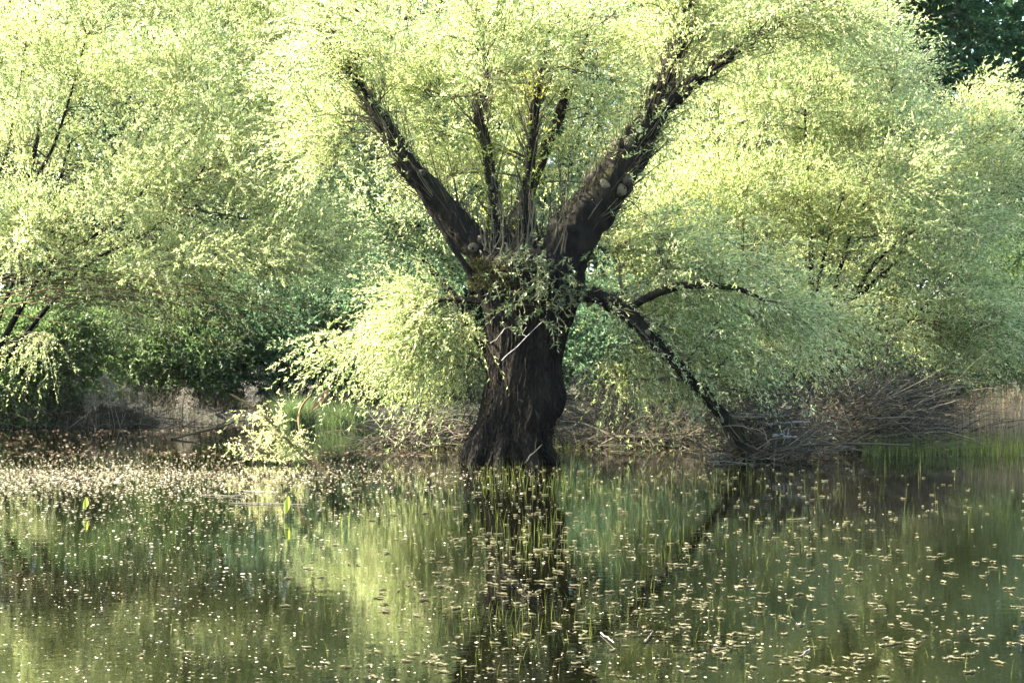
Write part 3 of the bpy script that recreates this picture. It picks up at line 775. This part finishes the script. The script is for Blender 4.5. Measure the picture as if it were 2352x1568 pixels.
# fallen leafy branch rising from the water, left of the trunk
seed(44)
fb = empty("fallen_branch", onwater(690, 1070), "fallen willow branch with drooping leafy twigs rising from the water beside the sedge tussock", "branch")
ln = [limb_line([(735, 1085, 3.5, 19.6), (660, 1010, 3, 19.6), (600, 950, 4, 19.5), (530, 905, 2, 19.4)]), limb_line([(720, 1080, 5, 19.9), (690, 990, 4, 20), (690, 940, 3, 20.1), (715, 905, 2, 20.2)]), limb_line([(700, 1078, 4, 19.8), (610, 1040, 3, 19.5), (540, 1010, 2, 19.3)])]
lp2, lr2 = [], []
mb = MB()
for l in ln:
    P, R = limb_mesh(mb, l, n=30, S=6)
    lp2.append(P[4:]); lr2.append(R[4:])
mb.build("stem", M['sun_gold_twig'], fb, smooth=True, origin=fb.location)
foliage(fb, np.concatenate(lp2), np.concatenate(lr2), [(640, 1010, 19.7, 90, 55, .4, 1), (590, 940, 19.5, 50, 35, .3, .5), (680, 1050, 19.6, 60, 25, .4, .6), (560, 1020, 19.4, 40, 30, .3, .5)], 16, 34, 6, 9, catk=.4, twig_len=(.12, .32), leaf_L=(.028, .055), gate=None)

# ------------------------------------------------------------------ sedge, reeds, dry stems
def blades(mb, B, H, W, lean, mi=0, K=4):
    n = len(B)
    d = nz(np.stack([RNG.normal(size=n), RNG.normal(size=n), 0 * H], 1)) * (lean * H)[:, None]
    side = nz(np.stack([RNG.normal(size=n), RNG.normal(size=n) * .5, 0 * H], 1))
    t = np.linspace(0, 1, K)
    P = B[:, None] + d[:, None] * (t ** 2)[None, :, None] + (UP[None, None] * (t - .25 * t * t * lean[:, None].clip(0, 1))[..., None]) * H[:, None, None]
    w = (W[:, None] * (1 - t * .85)[None])[..., None] * .5
    v = np.stack([P - side[:, None] * w, P + side[:, None] * w], 2)
    i, k = np.meshgrid(np.arange(n), np.arange(K - 1), indexing='ij')
    b = (i * K + k) * 2
    mb.add(v, np.stack([b, b + 1, b + 3, b + 2], -1), mi)
def tussock(label, px, py, Y, n, h, r, sd):
    seed(sd)
    b = at(px, py, Y); b[2] = 0.0
    mb = MB()
    B = b + np.stack([RNG.normal(size=n) * r, RNG.normal(size=n) * r, 0 * np.ones(n)], 1)
    blades(mb, B, RNG.uniform(.5, 1.0, n) * h, np.full(n, .007), RNG.uniform(.2, .9, n), K=5)
    o = mb.build("grass_tussock", M['sedge'], origin=b); o.location = b
    tag(o, label, "grass tussock", "sedge tussocks before the far bank")
tussock("taller bright green sedge tussock behind the fallen leafy branch", 678, 985, 27.5, 1500, .62, .11, 51)
tussock("lower green sedge tussock, pale and hazy, nearer the trunk", 790, 978, 28.4, 1200, .5, .2, 52)
seed(53)
mb = MB(); n = 2600
px = RNG.uniform(2120, 2480, n); py = RNG.uniform(990, 1030, n)
B = np.array([onwater(a, c) for a, c in zip(px, py)])
blades(mb, B, RNG.uniform(.35, .8, n) * np.clip((px - 2050) / 200, .3, 1), np.full(n, .007), RNG.uniform(.02, .22, n))
tag(mb.build("reeds", M['reed']), "pale tan dry reeds standing in the shallow water", "reeds", None, "stuff")
mb = MB(); n = 3500
px = RNG.uniform(1980, 2480, n); py = RNG.uniform(990, 1050, n)
B = np.array([onwater(a, c) for a, c in zip(px, py)])
blades(mb, B, RNG.uniform(.1, .3, n), np.full(n, .007), RNG.uniform(.02, .3, n))
tag(mb.build("reed_grass", M['grass']), "yellow green young grass at the foot of the pale reeds", "grass", None, "stuff")

seed(54)
mb = MB(); n = 5000
X = RNG.uniform(-10, -2.5, n); B = np.array([(x, bank_y(x) + RNG.uniform(-.5, 1.6), 0) for x in X])
B[:, 2] = [max(-.02, ground_h(x, y) - .03) for x, y in B[:, :2]]
blades(mb, B, RNG.uniform(.12, .5, n), RNG.uniform(.004, .008, n), RNG.uniform(.1, .8, n))
tag(mb.build("bank_grass", M['dead_twig']), "dull brown dead grass along the left bank", "grass", None, "stuff")
def dry_plant(label, px, py, Y, h, n, sd):
    seed(sd)
    b = at(px, py, Y); b[2] = max(0, ground_h(b[0], b[1]) - .03)
    root = empty("dry_plant", b, label, "dead plant", "dead stalks on the left bank")
    mb = MB(); hb = MB()
    for i in range(n):
        s = b + np.array([RNG.normal() * .12, RNG.normal() * .1, 0])
        e = s + np.array([RNG.normal(0, .16) * h, RNG.normal(0, .1), h * RNG.uniform(.6, 1)])
        P = bez(s[None], e[None], ((s + e) / 2 + RNG.normal(size=3) * .05)[None], 7)
        tubes(mb, P, np.linspace(.005, .002, 7)[None], 4)
        for q in range(14):
            k = RNG.integers(3, 7); p0 = P[0, k]
            p1 = p0 + nz(RNG.normal(size=3) + np.array([0, 0, .9])) * RNG.uniform(.06, .16)
            tubes(mb, bez(p0[None], p1[None], ((p0 + p1) / 2)[None], 3), np.full((1, 3), .0016), 3)
            c = 26
            leaves(hb, p1 + RNG.normal(size=(c, 3)) * .018, rdir(c), RNG.uniform(.012, .028, c), RNG.uniform(.006, .012, c))
    mb.build("stalks", M['dry_stem'], root, origin=b)
    hb.build("seed_heads", M['dry_stem'], root, origin=b)
dry_plant("tall pale dead weed with fluffy seed heads on the shaded bank", 140, 960, 28.2, 1.25, 7, 401)
dry_plant("leaning pale dead weed beside the bare branch in the shallows", 275, 972, 28.2, .75, 7, 402)
dry_plant("short thin dead weed low on the dark bank edge", 205, 985, 28.0, .5, 4, 403)
dry_plant("slender dead stalks standing alone before the mid green bush", 575, 955, 30.0, .55, 3, 404)
dry_plant("small dead stalk at the foot of the broad dark green bush", 440, 962, 29.6, .5, 3, 405)
# sapling with sparse yellow leaves, dry hanging leaf
seed(61)
sp = empty("sapling", onwater(960, 985), "thin sapling with sparse bright yellow leaves left of the pollard trunk", "sapling")
n = 9
S = np.tile(onwater(960, 985), (n, 1)) + RNG.normal(size=(n, 3)) * .04 * np.array([1, 1, 0])
E = np.array([at(RNG.uniform(880, 1010), RNG.uniform(865, 940), 27.2) for _ in range(n)])
PT = bez(S, E, (S + E) / 2 + UP * .1, 6)
mb = MB(); tubes(mb, PT, np.full((n, 6), .004) * np.linspace(1, .4, 6)[None], 4)
mb.build("stems", M['twig'], sp, origin=sp.location)
mb = MB(); m = 70
ti = RNG.integers(0, n, m); k = RNG.integers(3, 6, m)
leaves(mb, PT[ti, k] + RNG.normal(size=(m, 3)) * .05, nz(rdir(m) + UP * .5), RNG.uniform(.05, .09, m), RNG.uniform(.03, .045, m))
mb.build("leaves", M['leaf_yellow'], sp, origin=sp.location)
def big_leaf(label, stem_pts, base, tip, w, mat, sd, cat="leaf", group=None, name="dry_leaf"):
    seed(sd)
    base = np.asarray(base); tip = np.asarray(tip)
    root = empty(name, stem_pts[0], label, cat, group)
    d = tip - base; L = np.linalg.norm(d); side = nz(np.cross(d, np.array([0, 1.0, .2])))
    nn = nz(np.cross(side, d))
    mb = MB(); vs = []; K = 9
    for k in range(K):
        t = k / (K - 1); ww = w * math.sin(math.pi * (t * .92 + .04)) ** .8
        c = base + d * t + nn * L * .12 * math.sin(t * 3)
        vs += [c - side * ww * .5 + nn * ww * .25, c, c + side * ww * .5 + nn * ww * .25]
    f = [(k * 3 + j, k * 3 + j + 1, k * 3 + j + 4, k * 3 + j + 3) for k in range(K - 1) for j in range(2)]
    mb.add(vs, f); mb.build("blade", M[mat], root, smooth=True, origin=stem_pts[0])
    mb = MB(); limb_mesh(mb, [np.append(p, .004) for p in stem_pts], n=14, S=5)
    mb.build("stalk", M['twig'], root, origin=stem_pts[0])
big_leaf("large curled orange brown dead leaf caught on a stalk beside the sedge", [onwater(716, 992), at(717, 965, 26), at(718, 940, 26)], at(716, 942, 26), at(758, 890, 26), .1, 'dry_leaf', 71)
big_leaf("upright yellow green leaf on the dark water, the one further left", [onwater(193, 1180), onwater(193, 1180) + UP * .02, onwater(193, 1180) + UP * .04], onwater(193, 1180) + UP * .03, onwater(198, 1180) + UP * .13, .04, 'leaf_yellow', 72, group="yellow leaves standing on the water", name="yellow_leaf")
big_leaf("upright yellow green leaf on the water toward the trunk reflection", [onwater(655, 1190), onwater(655, 1190) + UP * .02, onwater(655, 1190) + UP * .04], onwater(655, 1190) + UP * .03, onwater(662, 1190) + UP * .17, .045, 'leaf_yellow', 73, group="yellow leaves standing on the water", name="yellow_leaf")

# ------------------------------------------------------------------ on the water
seed(80)
mb = MB(); n = 4200
px = np.concatenate([RNG.normal(1190, 90, n // 3), RNG.normal(1350, 560, n - n // 3)]); py = 1030 + RNG.random(n) ** 2.5 * 530
B = np.array([onwater(a, c) for a, c in zip(px, py)]); B[:, 2] = -.03
keep = np.array([mnoise.noise((x * .6, y * .45, 0)) for x, y in B[:, :2]]) + RNG.normal(0, .22, n) > -.05
B = B[keep]; n = len(B)
blades(mb, B, RNG.uniform(.06, .24, n) * np.clip(B[:, 1] / 15, .5, 1), RNG.uniform(.0018, .004, n), RNG.uniform(.02, .3, n))
tag(mb.build("pond_grass", M['grass']), "thin yellow green grass blades growing up through the water", "grass", None, "stuff")

def flecks(name, label, n, sampler, size, mat, sd, zz=.004):
    seed(sd)
    B = sampler(n); n = len(B)
    a = RNG.uniform(0, 2 * np.pi, n)
    D = np.stack([np.cos(a), np.sin(a), RNG.normal(0, .10, n)], 1)
    S = np.stack([-np.sin(a), np.cos(a), RNG.normal(0, .22, n)], 1)
    L = RNG.uniform(*size, n)[:, None]; W = L * RNG.uniform(.25, .6, (n, 1))
    B = B + UP * (zz + RNG.random((n, 1)) * .006)
    v = np.stack([B - D * L * .5, B + S * W * .5, B + D * L * .5, B - S * W * .5], 1)
    v[..., 2] = np.maximum(v[..., 2], .001)
    mb = MB(); mb.add(v, np.arange(n * 4).reshape(n, 4))
    tag(mb.build(name, M[mat]), label, name.replace("_", " "), None, "stuff")
def samp_left(n):
    px = RNG.normal(150, 420, n); py = np.where(RNG.random(n) < .6, RNG.normal(1088, 24, n), 1080 + RNG.exponential(55, n)).clip(1010, 1400)
    return np.array([onwater(a, c) for a, c in zip(px, py)])
def samp_wide(n):
    px = np.where(RNG.random(n) < .5, RNG.normal(200, 380, n), RNG.normal(1250, 480, n)); py = 1060 + RNG.random(n) ** 1.4 * 520
    return np.array([onwater(a, c) for a, c in zip(px, py)])
def samp_back(n):
    px = RNG.uniform(-100, 2450, n); py = RNG.uniform(955, 1050, n)
    P = np.array([onwater(a, c) for a, c in zip(px, py)])
    return P[np.array([mnoise.noise((x * .5, y * .5, 7)) for x, y in P[:, :2]]) + RNG.normal(0, .25, n) > -.1]
flecks("floating_fluff", "pale willow fluff and bud scales drifting thick, water sparkle put into their colour", 15000, samp_left, (.010, .036), 'fleck', 82)
flecks("floating_specks", "small pale specks scattered over the dark water, brightened as sparkle", 5000, samp_wide, (.006, .022), 'fleck', 83)
flecks("floating_debris", "brown leaf litter floating before the far bank", 9000, samp_back, (.02, .07), 'debris', 84)

# floating catkins: four kinds of curled catkin, the nearest 300 as things, the rest as one mass
def catkin_mesh(kind, sd):
    seed(sd)
    L = (.055, .065, .045, .075)[kind]; K = 10
    t = np.linspace(-1, 1, K)
    curv = (.35, -.5, .8, .2)[kind]
    P = np.stack([t * L / 2, curv * L * .5 * (t * t - .4), .006 + .002 * np.sin(t * 4)], 1)
    R = .0055 * np.sqrt(np.clip(1.02 - t ** 4, .05, 1))
    mb = MB(); tubes(mb, P[None], R[None], 7)
    m = 160
    k = RNG.integers(0, K, m); o = rdir(m); o[:, 2] = np.abs(o[:, 2]) * .7
    leaves(mb, P[k] + o * .004, o, RNG.uniform(.004, .009, m), RNG.uniform(.0015, .003, m))
    return mb
seed(85)
protos = []
for kind in range(4):
    o = catkin_mesh(kind, 500 + kind).build("floating_catkin", M['float_catkin' if kind % 2 else 'old_shaded_catkin'])
    protos.append(o)
seed(86)
N = 1050
px = RNG.normal(1450, 480, N).clip(300, 2352); py = 1065 + RNG.random(N) ** 1.15 * 500
clump = RNG.random(N) < .5
cx = RNG.uniform(900, 2300, 60); cyy = 1090 + RNG.random(60) * 470; ci = RNG.integers(0, 60, N)
px = np.where(clump, cx[ci] + RNG.normal(0, 75, N), px); py = np.where(clump, cyy[ci] + RNG.normal(0, 14, N), py).clip(1063, 1580)
trunkband = RNG.random(N) < .12
px = np.where(trunkband, RNG.normal(1190, 110, N), px); py = np.where(trunkband, RNG.uniform(1070, 1380, N), py)
order = np.argsort(-py)
for q, i in enumerate(order[:300]):
    p = onwater(px[i], py[i])
    o = protos[q % 4]
    if q >= 4:
        o = o.copy(); COL.objects.link(o)
    o.location = (p[0], p[1], .001); o.rotation_euler = (0, 0, RNG.uniform(0, 6.28)); s = RNG.uniform(.4, .8); o.scale = (s, s, s)
    tag(o, "curled pale catkin floating on the near water", "catkin", "catkins floating on the near water")
mb = MB()
P = np.array([onwater(px[i], py[i]) for i in order[300:]])
for kind in range(4):
    src = protos[kind].data
    vv = np.zeros(len(src.vertices) * 3, np.float32); src.vertices.foreach_get("co", vv); vv = vv.reshape(-1, 3)
    ff = np.zeros(len(src.loops), np.int32); src.loops.foreach_get("vertex_index", ff); ff = ff.reshape(-1, 4)
    for p in P[kind::4]:
        a = RNG.uniform(0, 6.28); c, s_ = math.cos(a), math.sin(a)
        w = np.stack([vv[:, 0] * c - vv[:, 1] * s_, vv[:, 0] * s_ + vv[:, 1] * c, vv[:, 2]], 1) * RNG.uniform(.4, .85)
        mb.add(w + p + UP * .001, ff, int(kind % 2 == 0))
tag(mb.build("far_catkins", [M['float_catkin'], M['old_shaded_catkin']]), "pale catkins floating thick on the water round the trunk and farther out", "catkins", None, "stuff")
for q, (a, c, lab) in enumerate([((455, 1137), (560, 1141), "thin pale reed stem floating level left of the upright yellow leaf near the trunk"), ((560, 1128), (640, 1133), "short pale reed stem floating above the longer ones"), ((530, 1156), (700, 1160), "long pale reed stem floating just above the yellow leaf toward the trunk"),
                                 ((1380, 1455), (1410, 1480), "short green white stem floating near the foot of the trunk reflection"), ((1835, 1510), (1860, 1495), "short pale stem floating right of the near catkins"), ((1480, 1478), (1500, 1455), "dark reddish stem poking from the near water")]):
    A, B_ = onwater(*a), onwater(*c)
    stick(lab, A + UP * .006, B_ + UP * .01, .004, name="floating_reed", group="stems floating on the water", sd=600 + q, mat='flake' if q < 5 else 'dead_twig')

# ------------------------------------------------------------------ haze
m, nt, out = newmat("haze_air")
pv = nt.nodes.new("ShaderNodeVolumePrincipled")
pv.inputs["Color"].default_value = (.80, .96, 1.0, 1)
pv.inputs["Density"].default_value = .00005
pv.inputs["Anisotropy"].default_value = .35
nt.links.new(pv.outputs[0], out.inputs["Volume"])
mb = MB()
x0, x1, y0, y1, z0, z1 = -1000, 1000, -1000, 1000, -3, 19
mb.add([(x0, y0, z0), (x1, y0, z0), (x1, y1, z0), (x0, y1, z0), (x0, y0, z1), (x1, y0, z1), (x1, y1, z1), (x0, y1, z1)],
       [(0, 3, 2, 1), (4, 5, 6, 7), (0, 1, 5, 4), (1, 2, 6, 5), (2, 3, 7, 6), (3, 0, 4, 7)])
tag(mb.build("haze", m), "thin bright morning haze hanging over the pond", "haze", None, "stuff")
